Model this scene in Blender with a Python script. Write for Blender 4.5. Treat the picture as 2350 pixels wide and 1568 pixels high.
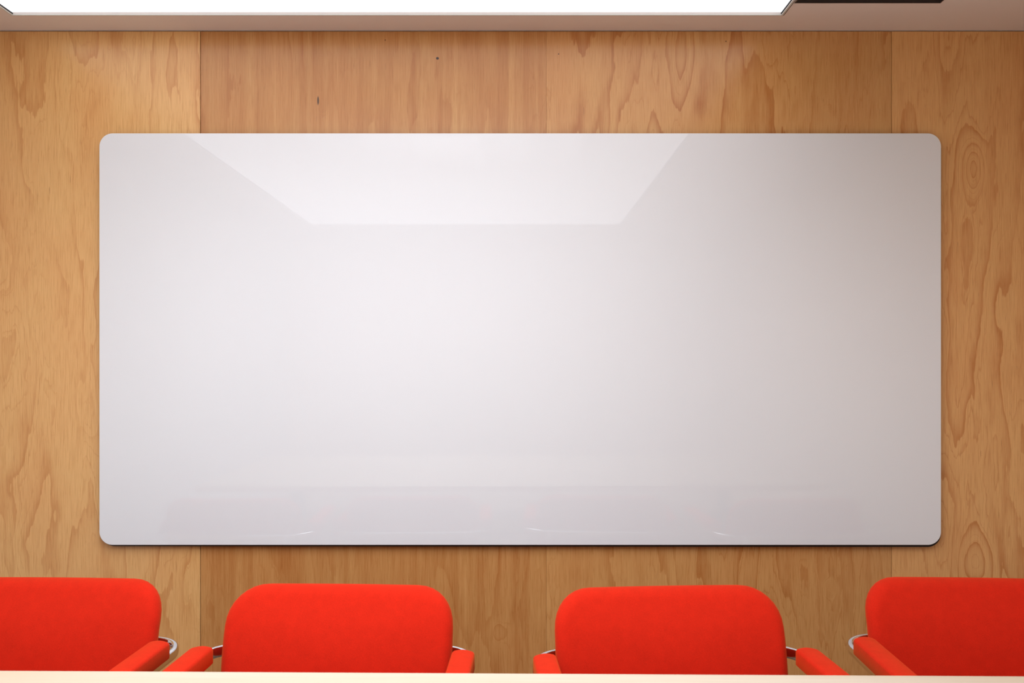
import bpy, bmesh, math, random
from mathutils import Vector, Matrix

# ------------------------------------------------------------------ clear
for o in list(bpy.data.objects):
    bpy.data.objects.remove(o, do_unlink=True)
scene = bpy.context.scene
COL = scene.collection

# ------------------------------------------------------------------ camera
# wall plane y = 0 (front of the plywood), camera looks along +y, level, with a small rise of the lens
FPX = 1828.0                       # focal length in pixels of a 2350 px wide frame
CAM_Z = 1.334
CAM_D = 2.8124
cam_data = bpy.data.cameras.new('camera')
cam_data.sensor_width = 36.0
cam_data.lens = 36.0 * FPX / 2350.0
cam_data.shift_y = 56.0 / 2350.0
cam_data.dof.use_dof = True
cam_data.dof.focus_distance = 2.75
cam_data.dof.aperture_fstop = 5.6
cam_data.clip_start = 0.02
cam = bpy.data.objects.new('camera', cam_data)
COL.objects.link(cam)
cam.location = (0.0, -CAM_D, CAM_Z)
cam.rotation_euler = (math.radians(90), 0, 0)
scene.camera = cam

# ------------------------------------------------------------------ world, exposure, light level
world = bpy.data.worlds.new('world')
scene.world = world
world.use_nodes = True
world.node_tree.nodes['Background'].inputs[0].default_value = (0.9, 0.95, 1.0, 1)
world.node_tree.nodes['Background'].inputs[1].default_value = 0.0
vs = scene.view_settings
vs.view_transform = 'Standard'
vs.look = 'None'
vs.exposure = 0.17
vs.gamma = 1.0
vs.use_curve_mapping = False
PANEL_STRENGTH = 0.99              # radiance of the luminous ceiling panel
PANEL_COLOR = (0.94, 1.0, 1.075, 1)
PANEL_RECESS = 0.006
LAMP_INSETS = (0.58, 0.85, 1.12)
LAMP_RADIANCE = 2.05              # each area lamp added just under the diffuser
LAMP_SPREAD = 152.0

# ------------------------------------------------------------------ dimensions
CEIL = 2.5186
LX0, LX1, LY0, LY1 = -1.682, 0.907, -0.132, -3.91     # luminous panel opening
VX0, VX1, VY0, VY1 = 0.921, 1.398, -0.213, -0.83      # air return opening
RX0, RX1, RY1 = -2.08, 1.96, -4.60                    # room


# ================================================================== helpers
def link(o, parent=None):
    COL.objects.link(o)
    if parent is not None:
        o.parent = parent
    return o


def mesh_obj(name, bm, mat, parent=None, smooth=False, loc=(0, 0, 0), bevel=0.0, bseg=2):
    me = bpy.data.meshes.new(name)
    bmesh.ops.recalc_face_normals(bm, faces=bm.faces)
    bm.to_mesh(me)
    bm.free()
    if mat is not None:
        me.materials.append(mat)
    if smooth:
        for p in me.polygons:
            p.use_smooth = True
    o = bpy.data.objects.new(name, me)
    o.location = loc
    link(o, parent)
    if bevel > 0:
        m = o.modifiers.new('bevel', 'BEVEL')
        m.width = bevel
        m.segments = bseg
        m.limit_method = 'ANGLE'
    return o


def empty(name, loc=(0, 0, 0), rz=0.0):
    o = bpy.data.objects.new(name, None)
    o.empty_display_size = 0.1
    o.location = loc
    o.rotation_euler = (0, 0, rz)
    return link(o)


def tag(o, label=None, cat=None, group=None, kind=None):
    if label: o['label'] = label
    if cat: o['category'] = cat
    if group: o['group'] = group
    if kind: o['kind'] = kind
    return o


def box(bm, x0, x1, y0, y1, z0, z1):
    x0, x1 = min(x0, x1), max(x0, x1)
    y0, y1 = min(y0, y1), max(y0, y1)
    z0, z1 = min(z0, z1), max(z0, z1)
    vs_ = [bm.verts.new((x, y, z)) for z in (z0, z1) for y in (y0, y1) for x in (x0, x1)]
    for f in ((0, 1, 3, 2), (4, 6, 7, 5), (0, 4, 5, 1), (2, 3, 7, 6), (0, 2, 6, 4), (1, 5, 7, 3)):
        bm.faces.new([vs_[i] for i in f])


def boxes(*bs):
    bm = bmesh.new()
    for b in bs:
        box(bm, *b)
    return bm


def ring_bridge(bm, rings, cap0=True, cap1=True, closed=True):
    n = len(rings[0])
    for a, b in zip(rings[:-1], rings[1:]):
        for i in range(n if closed else n - 1):
            j = (i + 1) % n
            bm.faces.new((a[i], a[j], b[j], b[i]))
    if cap0: bm.faces.new(list(reversed(rings[0])))
    if cap1: bm.faces.new(rings[-1])


def tube(bm, pts, r, n=12):
    pts = [Vector(p) for p in pts]
    rings = []
    up = Vector((0.123, 0.456, 0.88)).normalized()
    for i, p in enumerate(pts):
        t = (pts[min(i + 1, len(pts) - 1)] - pts[max(i - 1, 0)]).normalized()
        a = t.cross(up).normalized()
        b = t.cross(a).normalized()
        rr = r[i] if isinstance(r, (list, tuple)) else r
        rings.append([bm.verts.new(p + a * rr * math.cos(2 * math.pi * k / n) + b * rr * math.sin(2 * math.pi * k / n)) for k in range(n)])
    ring_bridge(bm, rings)


def rrect(w, h, r, seg=8, sub=6, power=2.0):
    """rounded rectangle outline, centred, always the same number of points"""
    pts = []
    r = min(r, w / 2 - 1e-4, h / 2 - 1e-4)
    for cx, cz, a0 in ((w / 2 - r, h / 2 - r, 0), (-w / 2 + r, h / 2 - r, 90), (-w / 2 + r, -h / 2 + r, 180), (w / 2 - r, -h / 2 + r, 270)):
        for k in range(seg + 1):
            a = math.radians(a0 + 90.0 * k / seg)
            c, s = math.cos(a), math.sin(a)
            e = 2.0 / power
            pts.append((cx + r * math.copysign(abs(c) ** e, c), cz + r * math.copysign(abs(s) ** e, s)))
    out = []
    n = len(pts)
    for i in range(n):
        p, q = pts[i], pts[(i + 1) % n]
        out.append(p)
        if i % (seg + 1) == seg:
            for k in range(1, sub):
                f = k / sub
                out.append((p[0] + (q[0] - p[0]) * f, p[1] + (q[1] - p[1]) * f))
    return out


# ================================================================== node helpers
class NT:
    def __init__(self, name):
        self.mat = bpy.data.materials.new(name)
        self.mat.use_nodes = True
        self.t = self.mat.node_tree
        self.b = self.t.nodes['Principled BSDF']

    def n(self, typ, **kw):
        nd = self.t.nodes.new(typ)
        for k, v in kw.items():
            setattr(nd, k, v)
        return nd

    def l(self, a, b):
        self.t.links.new(a, b)

    def _set(self, sock, v):
        if isinstance(v, bpy.types.NodeSocket):
            self.l(v, sock)
        else:
            sock.default_value = v

    def math(self, op, a, b=0.0, c=None, clamp=False):
        nd = self.n('ShaderNodeMath', operation=op, use_clamp=clamp)
        self._set(nd.inputs[0], a)
        self._set(nd.inputs[1], b)
        if c is not None: self._set(nd.inputs[2], c)
        return nd.outputs[0]

    def coord(self):
        return self.n('ShaderNodeTexCoord').outputs['Object']

    def scaled(self, v, s, off=(0, 0, 0)):
        nd = self.n('ShaderNodeVectorMath', operation='MULTIPLY_ADD')
        self.l(v, nd.inputs[0])
        nd.inputs[1].default_value = s
        nd.inputs[2].default_value = off
        return nd.outputs[0]

    def noise(self, v, scale=1.0, detail=2.0, rough=0.5, dist=0.0):
        nd = self.n('ShaderNodeTexNoise')
        self.l(v, nd.inputs['Vector'])
        nd.inputs['Scale'].default_value = scale
        nd.inputs['Detail'].default_value = detail
        nd.inputs['Roughness'].default_value = rough
        nd.inputs['Distortion'].default_value = dist
        return nd.outputs[0]

    def ramp(self, fac, stops, interp='LINEAR'):
        nd = self.n('ShaderNodeValToRGB')
        nd.color_ramp.interpolation = interp
        el = nd.color_ramp.elements
        while len(el) < len(stops):
            el.new(0.5)
        for e, (p, c) in zip(el, stops):
            e.position = p
            e.color = (c, c, c, 1) if isinstance(c, (int, float)) else (*c, 1)
        self.l(fac, nd.inputs[0])
        return nd.outputs[0]

    def mix(self, fac, a, b, mode='MIX'):
        nd = self.n('ShaderNodeMix', data_type='RGBA', blend_type=mode)
        self._set(nd.inputs[0], fac)
        for s, v in ((nd.inputs[6], a), (nd.inputs[7], b)):
            if isinstance(v, bpy.types.NodeSocket): self.l(v, s)
            else: s.default_value = (*v, 1)
        return nd.outputs[2]

    def bump(self, h, strength, dist):
        nd = self.n('ShaderNodeBump')
        nd.inputs['Strength'].default_value = strength
        nd.inputs['Distance'].default_value = dist
        self.l(h, nd.inputs['Height'])
        self.l(nd.outputs[0], self.b.inputs['Normal'])


def srgb(r, g, b):
    f = lambda c: (c / 255 / 12.92) if c / 255 <= 0.04045 else (((c / 255) + 0.055) / 1.055) ** 2.4
    return (f(r), f(g), f(b))


def plain(name, col, rough=0.5, metal=0.0, spec=0.5, var=0.04, vscale=30.0):
    m = NT(name)
    v = m.coord()
    nz = m.noise(v, vscale, 3)
    c2 = tuple(c * (1 - var) for c in col)
    m.l(m.mix(nz, col, c2), m.b.inputs['Base Color'])
    m.b.inputs['Roughness'].default_value = rough
    m.b.inputs['Metallic'].default_value = metal
    m.b.inputs['Specular IOR Level'].default_value = spec
    return m.mat


# ------------------------------------------------------------------ plywood
WOOD_LIGHT = (0.735, 0.415, 0.160)
WOOD_LIGHT2 = (0.71, 0.365, 0.135)
WOOD_DARK = (0.50, 0.185, 0.045)


def plywood(name, seed, cathedral=1.0, stripes=0.25, K=7.0, hx=2.6, hz=0.55, knots=(), dots=(), tone=1.0, tint=(1, 1, 1)):
    m = NT(name)
    v = m.coord()
    off = (seed * 7.31, 0.0, seed * 3.17)
    flat = m.scaled(v, (1, 0, 1))
    # contour field of rotary-cut veneer
    h = m.noise(m.scaled(flat, (hx, 1, hz), off), 1.0, 3.0, 0.5, 0.25)
    jag = m.noise(m.scaled(flat, (75, 1, 6.5), off), 1.0, 2.0, 0.6)
    jag2 = m.noise(m.scaled(flat, (16, 1, 6.0), off), 1.0, 3.0, 0.55)
    h = m.math('MULTIPLY_ADD', jag, 0.030, h)
    h = m.math('MULTIPLY_ADD', jag2, 0.055, h)
    sep = m.n('ShaderNodeSeparateXYZ')
    m.l(flat, sep.inputs[0])
    X, Z = sep.outputs[0], sep.outputs[2]

    def gauss(x, z, rx, rz):
        dx = m.math('DIVIDE', m.math('SUBTRACT', X, x), rx)
        dz = m.math('DIVIDE', m.math('SUBTRACT', Z, z), rz)
        r2 = m.math('ADD', m.math('MULTIPLY', dx, dx), m.math('MULTIPLY', dz, dz))
        return m.math('EXPONENT', m.math('MULTIPLY', r2, -1.0))
    for (x, z, rx, rz, a) in knots:
        h = m.math('MULTIPLY_ADD', gauss(x, z, rx, rz), a, h)
    t = m.math('FRACT', m.math('MULTIPLY', h, K))
    band = m.ramp(t, [(0.0, 0.0), (0.02, 0.95), (0.07, 1.0), (0.15, 0.62), (0.30, 0.22), (0.55, 0.03), (1.0, 0.0)])
    t2 = m.math('FRACT', m.math('MULTIPLY_ADD', h, K * 2.7, 0.37))
    line = m.ramp(t2, [(0.0, 0.0), (0.05, 1.0), (0.16, 0.2), (0.3, 0.0)])
    strong = m.noise(m.scaled(flat, (3.3, 1, 1.6), (off[0] + 9, 0, off[2] + 4)), 1.0, 3.0, 0.55)
    strong = m.ramp(strong, [(0.36, 0.12), (0.60, 1.0)])
    lmask = m.noise(m.scaled(flat, (4.1, 1, 1.1), (off[0] + 31, 0, off[2] + 14)), 1.0, 2.0, 0.5)
    lmask = m.ramp(lmask, [(0.38, 0.0), (0.58, 0.9)])
    dark = m.math('MULTIPLY', m.math('MULTIPLY', band, strong), 0.80 * cathedral)
    dark2 = m.math('MULTIPLY', m.math('MULTIPLY', line, lmask), 0.50 * cathedral)
    dark = m.math('MAXIMUM', dark, dark2)
    # wide soft colour stripes of straight-grain veneer
    st = m.noise(m.scaled(flat, (30, 1, 0.5), off), 1.0, 5.0, 0.66)
    st = m.ramp(st, [(0.36, 0.0), (0.70, 1.0)])
    dark = m.math('ADD', dark, m.math('MULTIPLY', st, stripes), clamp=True)
    blot = m.noise(m.scaled(flat, (5, 1, 2.2), (off[0] + 3, 0, off[2])), 1.0, 3.0, 0.55)
    blot = m.ramp(blot, [(0.35, 0.0), (0.75, 1.0)])
    base = m.mix(blot, tuple(c * tone * q for c, q in zip(WOOD_LIGHT, tint)), tuple(c * tone * q for c, q in zip(WOOD_LIGHT2, tint)))
    col = m.mix(dark, base, tuple(c * tone * q for c, q in zip(WOOD_DARK, tint)))
    # fibres and pores
    fib = m.noise(m.scaled(flat, (330, 1, 11), off), 1.0, 3.0, 0.65)
    fibc = m.ramp(fib, [(0.25, (0.80, 0.70, 0.58)), (0.52, (1.0, 1.0, 1.0)), (0.8, (1.06, 1.10, 1.16))])
    col = m.mix(1.0, col, fibc, 'MULTIPLY')
    pore = m.noise(m.scaled(flat, (260, 1, 16), (off[0], 0, off[2] + 50)), 1.0, 1.0, 0.5)
    porec = m.ramp(pore, [(0.70, 0.0), (0.78, 0.55)])
    pm = m.noise(m.scaled(flat, (5, 1, 2), (off[0] + 77, 0, off[2] + 50)), 1.0, 1.0, 0.5)
    pmc = m.ramp(pm, [(0.42, 0.0), (0.62, 1.0)])
    col = m.mix(m.math('MULTIPLY', porec, pmc), col, (0.20, 0.075, 0.025))
    for (x, z, rx, rz, a) in dots:
        g = m.math('MULTIPLY', m.ramp(gauss(x, z, rx, rz), [(0.25, 0.0), (0.6, 1.0)]), a)
        col = m.mix(g, col, (0.035, 0.014, 0.008))
    m.l(col, m.b.inputs['Base Color'])
    m.b.inputs['Roughness'].default_value = 0.27
    m.b.inputs['Specular IOR Level'].default_value = 0.55
    m.bump(fib, 0.10, 0.0006)
    return m.mat


def px(x, y):
    """photo pixel on the wall plane -> wall x, z"""
    return (x - 1175) * CAM_D / FPX, CAM_Z - (y - 840) * CAM_D / FPX


# ------------------------------------------------------------------ other materials
def felt(name, col):
    m = NT(name)
    v = m.coord()
    a = m.noise(v, 420, 2.0, 0.6)
    b = m.noise(v, 38, 3.0, 0.55)
    f = m.math('ADD', m.math('MULTIPLY', a, 0.65), m.math('MULTIPLY', b, 0.35))
    c = m.ramp(f, [(0.30, tuple(x * 0.86 for x in col)), (0.70, tuple(min(1, x * 1.10) for x in col))])
    m.l(c, m.b.inputs['Base Color'])
    m.b.inputs['Roughness'].default_value = 0.95
    m.b.inputs['Specular IOR Level'].default_value = 0.12
    m.b.inputs['Sheen Weight'].default_value = 0.30
    m.b.inputs['Sheen Roughness'].default_value = 0.45
    m.b.inputs['Sheen Tint'].default_value = (1.0, 0.30, 0.05, 1)
    m.bump(a, 0.22, 0.0010)
    return m.mat


def table_wood(name):
    m = NT(name)
    v = m.coord()
    g = m.noise(m.scaled(v, (1.1, 26, 26)), 1.0, 4.0, 0.55)
    f = m.noise(m.scaled(v, (6, 300, 300)), 1.0, 2.0, 0.5)
    c = m.ramp(g, [(0.3, (0.57, 0.455, 0.325)), (0.72, (0.61, 0.515, 0.41))])
    fc = m.ramp(f, [(0.3, 0.95), (0.7, 1.03)])
    m.l(m.mix(1.0, c, fc, 'MULTIPLY'), m.b.inputs['Base Color'])
    m.b.inputs['Roughness'].default_value = 0.4
    m.b.inputs['Specular IOR Level'].default_value = 0.35
    return m.mat


MAT = {}
MAT['ceiling'] = plain('ceiling_paint', (0.84, 0.77, 0.73), 0.9, spec=0.2, var=0.03, vscale=8)
MAT['floor'] = plain('floor_carpet', (0.30, 0.20, 0.14), 0.95, spec=0.1, var=0.25, vscale=180)
MAT['wallcore'] = plain('wall_backing', (0.10, 0.045, 0.02), 0.9, spec=0.1)
MAT['felt'] = felt('red_felt', (0.60, 0.0175, 0.0055))
MAT['chrome'] = plain('polished_chrome', (0.80, 0.80, 0.82), 0.10, 1.0, var=0.02)
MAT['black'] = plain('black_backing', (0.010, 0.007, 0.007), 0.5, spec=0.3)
MAT['trim'] = plain('light_trim', (0.72, 0.73, 0.70), 0.45, spec=0.4)
MAT['trimdark'] = plain('dark_gasket', (0.02, 0.02, 0.02), 0.6)
MAT['reveal'] = plain('light_reveal', (0.82, 0.82, 0.82), 0.7)
MAT['grille'] = plain('dark_grille', (0.030, 0.024, 0.022), 0.5)
MAT['grille_frame'] = plain('dark_grille_frame', (0.060, 0.046, 0.042), 0.45)
MAT['steel'] = plain('dark_steel', (0.08, 0.08, 0.085), 0.35, 0.9)
MAT['rubber'] = plain('black_rubber', (0.02, 0.02, 0.02), 0.8)
MAT['table'] = table_wood('maple_tabletop')

m = NT('whiteboard_glaze')
nz = m.noise(m.coord(), 3.0, 2.0)
m.l(m.mix(nz, (0.825, 0.85, 0.89), (0.815, 0.84, 0.88)), m.b.inputs['Base Color'])
m.b.inputs['Roughness'].default_value = 0.012
m.b.inputs['Specular IOR Level'].default_value = 0.66
MAT['board'] = m.mat

m = NT('luminous_diffuser')
m.b.inputs['Base Color'].default_value = (0.9, 0.9, 0.9, 1)
m.b.inputs['Roughness'].default_value = 0.8
m.b.inputs['Emission Color'].default_value = PANEL_COLOR
m.b.inputs['Emission Strength'].default_value = PANEL_STRENGTH
MAT['panel'] = m.mat

# ================================================================== room shell
seams = [RX0, -1.100, 0.1215, 1.340, RX1]
bm = boxes((RX0 - 0.1, RX1 + 0.1, 0.018, 0.12, 0, CEIL + 0.3))
wall_back = mesh_obj('wall_back', bm, MAT['wallcore'])
tag(wall_back, 'plywood clad wall behind the whiteboard', kind='structure')


def local(panel_i, pxx, pyy):
    x, z = px(pxx, pyy)
    return x - seams[panel_i], z


def K_(i, x, y, rx, rz, a):
    lx, lz = local(i, x, y)
    return (lx, lz, rx, rz, a)


ply = [
    plywood('plywood_pale', 1.4, 0.66, 0.06, K=10, hx=3.4, hz=0.8, tone=1.10, tint=(1, 1.04, 1.05)),
    plywood('plywood_striped', 2.3, 0.50, 0.62, K=9.0, hx=2.8, hz=0.45,
            knots=[K_(1, 1142, 1452, 0.030, 0.040, 0.12)],
            dots=[K_(1, 1004, 134, 0.0055, 0.0050, 1.0), K_(1, 730, 231, 0.0032, 0.016, 0.9), K_(1, 884, 92, 0.0022, 0.003, 0.7)], tone=0.85, tint=(1, 0.92, 0.82)),
    plywood('plywood_figured', 4.7, 1.0, 0.16, K=10, hx=3.2, hz=0.55,
            knots=[K_(2, 1905, 1352, 0.016, 0.020, 0.4), K_(2, 1560, 120, 0.05, 0.2, 0.25)],
            dots=[K_(2, 1282, 124, 0.0022, 0.003, 0.8), K_(2, 1666, 95, 0.0022, 0.003, 0.8)], tone=0.91, tint=(1, 0.95, 0.88)),
    plywood('plywood_veined', 6.1, 1.0, 0.14, K=9, hx=3.2, hz=0.55,
            knots=[K_(3, 2236, 385, 0.032, 0.085, 0.34), K_(3, 2235, 1290, 0.05, 0.10, 0.22)], tone=1.08),
]
gaps = [0.0, 0.0011, 0.00025, 0.0009, 0.0]
for i in range(4):
    x0, x1 = seams[i] + gaps[i], seams[i + 1] - gaps[i + 1]
    bm = boxes((x0 - seams[i], x1 - seams[i], 0.0, 0.0185, 0.0, CEIL - 0.0035))
    mesh_obj('plywood_panel', bm, ply[i], wall_back, loc=(seams[i], 0, 0))

paint_l = plain('painted_wall', (0.86, 0.88, 0.88), 0.8, var=0.03)
ply_side = plain('warm_wall', (0.90, 0.76, 0.62), 0.8, var=0.03)
for nm, b in (('wall_left', (RX0 - 0.1, RX0, RY1, 0.018, 0, CEIL + 0.3)),
              ('wall_right', (RX1, RX1 + 0.1, RY1, 0.018, 0, CEIL + 0.3)),
              ('wall_front', (RX0 - 0.1, RX1 + 0.1, RY1 - 0.1, RY1, 0, CEIL + 0.3))):
    o = mesh_obj(nm, boxes(b), paint_l if nm == 'wall_left' else ply_side)
    tag(o, kind='structure')
o = mesh_obj('floor', boxes((RX0 - 0.1, RX1 + 0.1, RY1 - 0.1, 0.12, -0.1, 0.0)), MAT['floor'])
tag(o, kind='structure')

# ceiling with openings for the luminous panel and the air return
xs = sorted([RX0 - 0.1, LX0, LX1, VX0, VX1, RX1 + 0.1])
ys = sorted([RY1 - 0.1, LY1, LY0, VY1, VY0, 0.02])
bm = bmesh.new()
for i in range(len(xs) - 1):
    for j in range(len(ys) - 1):
        cx, cy = (xs[i] + xs[i + 1]) / 2, (ys[j] + ys[j + 1]) / 2
        if LX0 < cx < LX1 and LY1 < cy < LY0: continue
        if VX0 < cx < VX1 and VY1 < cy < VY0: continue
        box(bm, xs[i], xs[i + 1], ys[j], ys[j + 1], CEIL, CEIL + 0.02)
bmesh.ops.remove_doubles(bm, verts=bm.verts, dist=1e-5)
o = mesh_obj('ceiling', bm, MAT['ceiling'])
tag(o, kind='structure')

# ================================================================== luminous ceiling panel
lt = empty('ceiling_light', ((LX0 + LX1) / 2, (LY0 + LY1) / 2, CEIL))
tag(lt, 'large bright white luminous panel recessed in the ceiling', 'ceiling light')
hx, hy = (LX1 - LX0) / 2, (LY0 - LY1) / 2
D = PANEL_RECESS
mesh_obj('diffuser', boxes((-hx, hx, -hy, hy, D, D + 0.01)), MAT['panel'], lt)
mesh_obj('reveal', boxes((-hx - 0.012, -hx, -hy, hy, 0.0, D + 0.01), (hx, hx + 0.012, -hy, hy, 0.0, D + 0.01),
                         (-hx - 0.012, hx + 0.012, -hy - 0.012, -hy, 0.0, D + 0.01), (-hx - 0.012, hx + 0.012, hy, hy + 0.012, 0.0, D + 0.01)),
         MAT['reveal'], lt)
for k, ins in enumerate(LAMP_INSETS):        # nested area lamps added just under the diffuser, brightening the panel's middle
    la = bpy.data.lights.new('panel_lamp', 'AREA')
    la.shape = 'RECTANGLE'
    la.size = 2 * hx - 2 * ins
    la.size_y = 2 * hy - 2 * ins
    la.energy = LAMP_RADIANCE * math.pi * la.size * la.size_y
    la.spread = math.radians(LAMP_SPREAD)
    la.color = PANEL_COLOR[:3]
    lo = bpy.data.objects.new('panel_lamp', la)
    lo.location = (0.04, -0.10, D - 0.002 - 0.001 * k)
    link(lo, lt)
w = 0.007
for b in ((-hx - w, -hx, -hy - w, hy + w, -0.004, 0.001), (hx, hx + w, -hy - w, hy + w, -0.004, 0.001),
          (-hx, hx, -hy - w, -hy, -0.004, 0.001), (-hx, hx, hy, hy + w, -0.004, 0.001)):
    mesh_obj('trim_edge', boxes(b), MAT['trim'], lt, bevel=0.001)
g = 0.0025
for b in ((-hx, -hx + g, -hy, hy, 0.0005, 0.004), (hx - g, hx, -hy, hy, 0.0005, 0.004)):
    mesh_obj('gasket', boxes(b), MAT['trimdark'], lt)

# ================================================================== air return in the ceiling
vt = empty('air_vent', ((VX0 + VX1) / 2, (VY0 + VY1) / 2, CEIL))
tag(vt, 'dark recessed air vent in the ceiling beside the bright panel', 'air vent')
ax, ay = (VX1 - VX0) / 2, (VY0 - VY1) / 2
t = 0.004
mesh_obj('housing', boxes((-ax, ax, -ay, -ay + t, -0.001, 0.10), (-ax, ax, ay - t, ay, -0.001, 0.10),
                          (-ax, -ax + t, -ay, ay, -0.001, 0.10), (ax - t, ax, -ay, ay, -0.001, 0.10),
                          (-ax, ax, -ay, ay, 0.10, 0.104)), MAT['grille_frame'], vt)
me0 = None
for k in range(9):
    yy = ay - 0.05 - k * (2 * ay - 0.08) / 9
    if me0 is None:
        o = mesh_obj('slat', boxes((-ax + t, ax - t, -0.004, 0.004, 0.012, 0.045)), MAT['grille'], vt, loc=(0, yy, 0))
        me0 = o.data
    else:
        o = bpy.data.objects.new('slat', me0)
        o.location = (0, yy, 0)
        link(o, vt)
    o.rotation_euler = (math.radians(28), 0, 0)

# ================================================================== whiteboard
BX0, BX1, BZ0, BZ1 = -1.4440, 1.5015, 0.7070, 2.1480
bw, bh = BX1 - BX0, BZ1 - BZ0
wb = empty('whiteboard', ((BX0 + BX1) / 2, 0.0, (BZ0 + BZ1) / 2))
tag(wb, 'wide glossy white board with rounded corners mounted on plywood wall', 'whiteboard')


def slab(w, h, r, y0, y1, edge=0.0012):
    bm = bmesh.new()
    rings = []
    for y, ins in ((y1, 0.0), (y0 + edge, 0.0), (y0, edge)):
        rings.append([bm.verts.new((x, y, z)) for x, z in rrect(w - 2 * ins, h - 2 * ins, r - ins, seg=14, sub=2)])
    ring_bridge(bm, rings)
    return bm


mesh_obj('writing_surface', slab(bw, bh, 0.046, -0.026, -0.020), MAT['board'], wb)
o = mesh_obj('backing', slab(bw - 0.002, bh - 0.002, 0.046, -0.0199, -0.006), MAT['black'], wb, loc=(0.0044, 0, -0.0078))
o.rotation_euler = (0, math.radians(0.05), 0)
for sx in (-1, 1):
    for sz in (-1, 1):
        mesh_obj('standoff', boxes((-0.04, 0.04, -0.0065, -0.0012, -0.04, 0.04)), MAT['steel'], wb, loc=(sx * (bw / 2 - 0.3), 0, sz * (bh / 2 - 0.2)))

# ================================================================== table
TABLE_Z = 0.730
tb = empty('conference_table', (0.0, -1.922, 0.0), math.radians(-0.82))
tag(tb, 'long pale maple table top in front of the red chairs', 'table')
mesh_obj('tabletop', boxes((-1.6, 1.6, -0.675, 0.675, TABLE_Z - 0.028, TABLE_Z)), MAT['table'], tb, bevel=0.003, bseg=3)
for sx in (-1, 1):
    bm = bmesh.new()
    tube(bm, [(sx * 1.25, 0, 0.02), (sx * 1.25, 0, TABLE_Z - 0.03)], 0.04, 24)
    mesh_obj('column', bm, MAT['steel'], tb, smooth=False)
    mesh_obj('foot', boxes((sx * 1.25 - 0.04, sx * 1.25 + 0.04, -0.36, 0.36, 0.0, 0.03)), MAT['steel'], tb, bevel=0.006)
mesh_obj('rail', boxes((-1.3, 1.3, -0.03, 0.03, TABLE_Z - 0.075, TABLE_Z - 0.028)), MAT['steel'], tb)

# ================================================================== chairs
BACK_TILT = math.radians(7)


def cushion(w, h, r, thick, er, crown, crown_back, curve=0.0, rings_in=7, power=2.0, bend=0.0):
    """upholstered slab in the xz plane, front towards -y; rolled edge of radius er"""
    bm = bmesh.new()
    rings = []
    prof = []
    n = 7
    half = thick / 2
    er = min(er, half)
    # from back centre to front centre
    for k in range(rings_in):
        prof.append((1 - k / rings_in, 'b'))
    def ring(ins, y, scale=1.0, cr=0.0):
        pts = rrect(w - 2 * ins, h - 2 * ins, max(r - ins, 0.012), seg=8, sub=8, power=power)
        out = []
        for x, z in pts:
            x *= scale; z *= scale
            yy = y + cr * (1 - scale ** 2) + curve * x * x + bend * max(0.0, z + 0.03) ** 2
            out.append(bm.verts.new((x, yy, z)))
        return out
    for k in range(rings_in):
        s = 0.06 + (1 - 0.06) * k / rings_in
        rings.append(ring(er, half, s, crown_back))
    for k in range(n + 1):
        a = math.pi / 2 * k / n
        rings.append(ring(er * (1 - math.sin(a)), half - er + er * math.cos(a)))
    if half > er:
        rings.append(ring(0, 0.0))
    for k in range(n + 1):
        a = math.pi / 2 * k / n
        rings.append(ring(er * (1 - math.cos(a)), -(half - er) - er * math.sin(a)))
    for k in range(rings_in):
        s = 1 - (1 - 0.06) * (k + 1) / rings_in
        rings.append(ring(er, -half, s, -crown))
    ring_bridge(bm, rings)
    bmesh.ops.remove_doubles(bm, verts=bm.verts, dist=1e-6)
    return bm


def band_path():
    """chrome loop: forward arm - rear corner - behind the backrest - other arm"""
    xo, yb, rc = 0.3440, 0.284, 0.092
    pts = [(xo, -0.245), (xo, -0.10), (xo, 0.06), (xo, yb - rc)]
    for k in range(1, 12):
        a = math.pi / 2 * k / 12
        pts.append((xo - rc + rc * math.cos(a), yb - rc + rc * math.sin(a)))
    pts.append((xo - rc, yb))
    pts.append((0.12, yb + 0.004))
    full = pts + [(0.0, yb + 0.005)] + [(-x, y) for x, y in reversed(pts)]
    return full


def band(bm, path, th, z0, z1):
    """oval chrome bar swept along a plan path"""
    prof = []
    zc, hz = (z0 + z1) / 2, (z1 - z0) / 2
    r = th / 2
    for k in range(20):
        a = 2 * math.pi * k / 20
        c, q = math.cos(a), math.sin(a)
        prof.append((r * math.copysign(abs(c) ** 0.8, c), hz * math.copysign(abs(q) ** 0.8, q)))
    rings = []
    P = [Vector((x, y)) for x, y in path]
    for i, p in enumerate(P):
        t_ = (P[min(i + 1, len(P) - 1)] - P[max(i - 1, 0)]).normalized()
        nn = Vector((t_.y, -t_.x))
        rings.append([bm.verts.new((p.x + nn.x * d, p.y + nn.y * d, zc + dz)) for d, dz in prof])
    ring_bridge(bm, rings)


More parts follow.
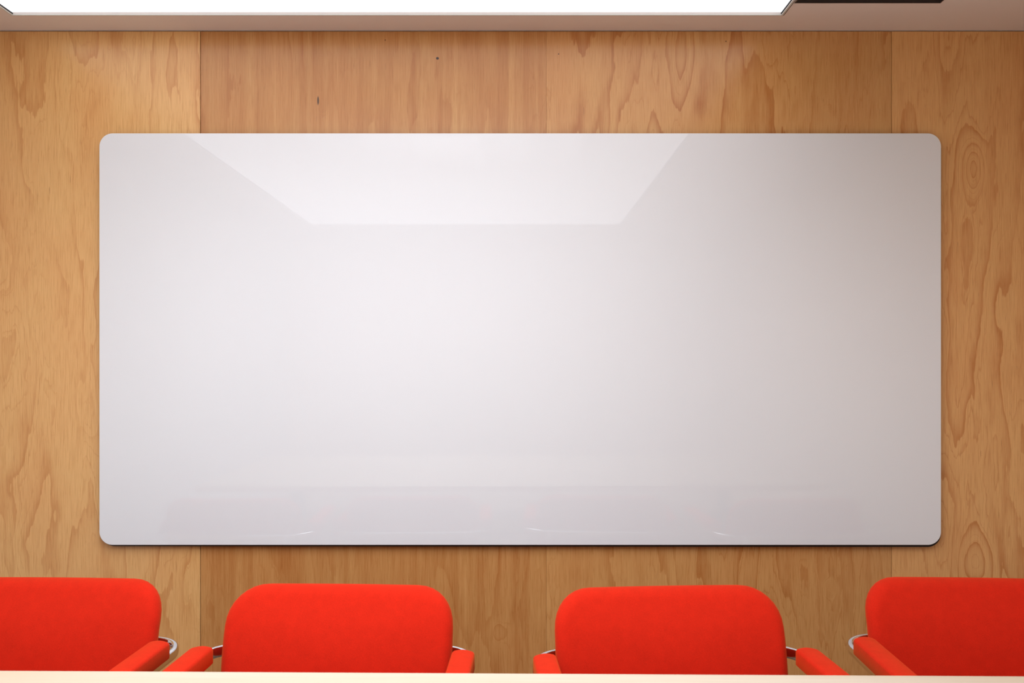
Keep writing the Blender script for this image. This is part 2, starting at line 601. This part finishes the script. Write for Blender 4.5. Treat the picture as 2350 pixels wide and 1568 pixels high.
def arm_pad(sx):
    """upholstered armrest: crowned box swept front to back, rear end hollowed round the chrome bend"""
    bm = bmesh.new()
    w2, zt, zb = 0.0285, 0.636, 0.592
    prof = []
    r = 0.0065
    for cx, cz, a0 in ((w2 - r, -r, 0), (-w2 + r, -r, 90)):
        for k in range(6):
            a = math.radians(a0 + 90 * k / 5)
            prof.append([cx + r * math.cos(a), cz + r * math.sin(a)])
        if a0 == 0:
            for k in range(1, 6):
                prof.append([(w2 - r) * (1 - 2 * k / 6), 0.0])
    for p in prof:
        p[1] += 0.0035 * (1 - (p[0] / w2) ** 2)
    h = zt - zb
    prof += [[-w2, -h + 0.006], [-w2 + 0.006, -h], [w2 - 0.006, -h], [w2, -h + 0.006]]
    rings = []
    stations = [(-0.240, 0.90, -0.004), (-0.236, 0.97, -0.001), (-0.22, 1.0, 0), (-0.1, 1.0, 0), (0.05, 1.0, 0), (0.157, 1.0, 0), (0.166, 0.985, -0.0008), (0.171, 0.93, -0.003)]
    for y, s, dz in stations:
        ring = []
        for x, z in prof:
            f = (x * sx) / w2
            yy = y
            if y > 0.1:                       # slanted, softly arched rear end
                yy = y + 0.004 * (1 - (x / w2) ** 2) - 0.006 * max(0, f)
            ring.append(bm.verts.new((sx * 0.3250 + x * s, yy, zt + dz + z * s)))
        rings.append(ring)
    ring_bridge(bm, rings)
    return bm


def make_chair():
    root = empty('armchair')
    # backrest
    BH = 0.345
    bm = cushion(0.584, BH, 0.098, 0.062, 0.030, 0.012, 0.004, curve=-0.22, power=2.15, bend=1.1)
    bk = mesh_obj('backrest', bm, MAT['felt'], root, smooth=True)
    bk.rotation_euler = (-BACK_TILT, 0, 0)
    zc = 0.771 - BH / 2 * math.cos(BACK_TILT) - 0.004
    bk.location = (0, 0.236 + math.tan(BACK_TILT) * (zc - 0.63), zc)
    # seat
    bm = cushion(0.56, 0.50, 0.07, 0.075, 0.03, 0.012, 0.004)
    st = mesh_obj('seat', bm, MAT['felt'], root, smooth=True)
    st.rotation_euler = (math.radians(-87), 0, 0)
    st.location = (0, -0.02, 0.435)
    # armrests
    for sx in (1, -1):
        mesh_obj('armrest', arm_pad(sx), MAT['felt'], root, smooth=True)
    # chrome loop and legs
    bm = bmesh.new()
    band(bm, band_path(), 0.017, 0.580, 0.609)
    fr = mesh_obj('frame', bm, MAT['chrome'], root, smooth=True)
    fr['label'] = 'polished chrome frame band'
    for sx in (1, -1):
        bm = bmesh.new()
        tube(bm, [(sx * 0.3435, -0.238, 0.600), (sx * 0.3435, -0.240, 0.575), (sx * 0.345, -0.255, 0.3), (sx * 0.34, -0.265, 0.012)], 0.010, 14)
        lg = mesh_obj('leg', bm, MAT['chrome'], root, smooth=True)
        mesh_obj('foot_glide', boxes((sx * 0.34 - 0.011, sx * 0.34 + 0.011, -0.276, -0.254, 0.0, 0.014)), MAT['rubber'], lg, bevel=0.002)
        bm = bmesh.new()
        tube(bm, [(sx * 0.23, 0.287, 0.605), (sx * 0.235, 0.29, 0.57), (sx * 0.26, 0.295, 0.3), (sx * 0.28, 0.30, 0.012)], 0.010, 14)
        lg = mesh_obj('leg', bm, MAT['chrome'], root, smooth=True)
        mesh_obj('foot_glide', boxes((sx * 0.28 - 0.011, sx * 0.28 + 0.011, 0.289, 0.311, 0.0, 0.014)), MAT['rubber'], lg, bevel=0.002)
    for yy, zz, xx in ((-0.22, 0.392, 0.347), (0.20, 0.385, 0.25)):
        bm = bmesh.new()
        tube(bm, [(-xx, yy - 0.03 if yy < 0 else 0.293, zz), (-xx + 0.06, yy, zz), (xx - 0.06, yy, zz), (xx, yy - 0.03 if yy < 0 else 0.293, zz)], 0.009, 10)
        mesh_obj('seat_rail', bm, MAT['chrome'], root, smooth=True)
    return root


def copy_tree(o, parent=None):
    c = o.copy()
    COL.objects.link(c)
    c.parent = parent
    for ch in list(o.children):
        copy_tree(ch, c)
    return c


chair_spots = [
    # x, y, yaw degrees, label
    (-1.221, -0.955, -2.0, 'orange red felt armchair at far left, cut off by the left frame edge'),
    (-0.450, -1.018, -2.2, 'orange red felt armchair second from left, below the left half of the whiteboard'),
    (0.413, -1.036, 3.6, 'orange red felt armchair third from left, below the right half of the whiteboard'),
    (1.217, -0.955, -3.0, 'darker red felt armchair at far right, cut off by the right frame edge'),
]
proto = make_chair()
chairs = [proto] + [copy_tree(proto) for _ in chair_spots[1:]]
for o, (x, y, a, lab) in zip(chairs, chair_spots):
    o.location = (x, y, 0)
    o.rotation_euler = (0, 0, math.radians(a))
    tag(o, lab, 'armchair', 'red armchairs along the table')
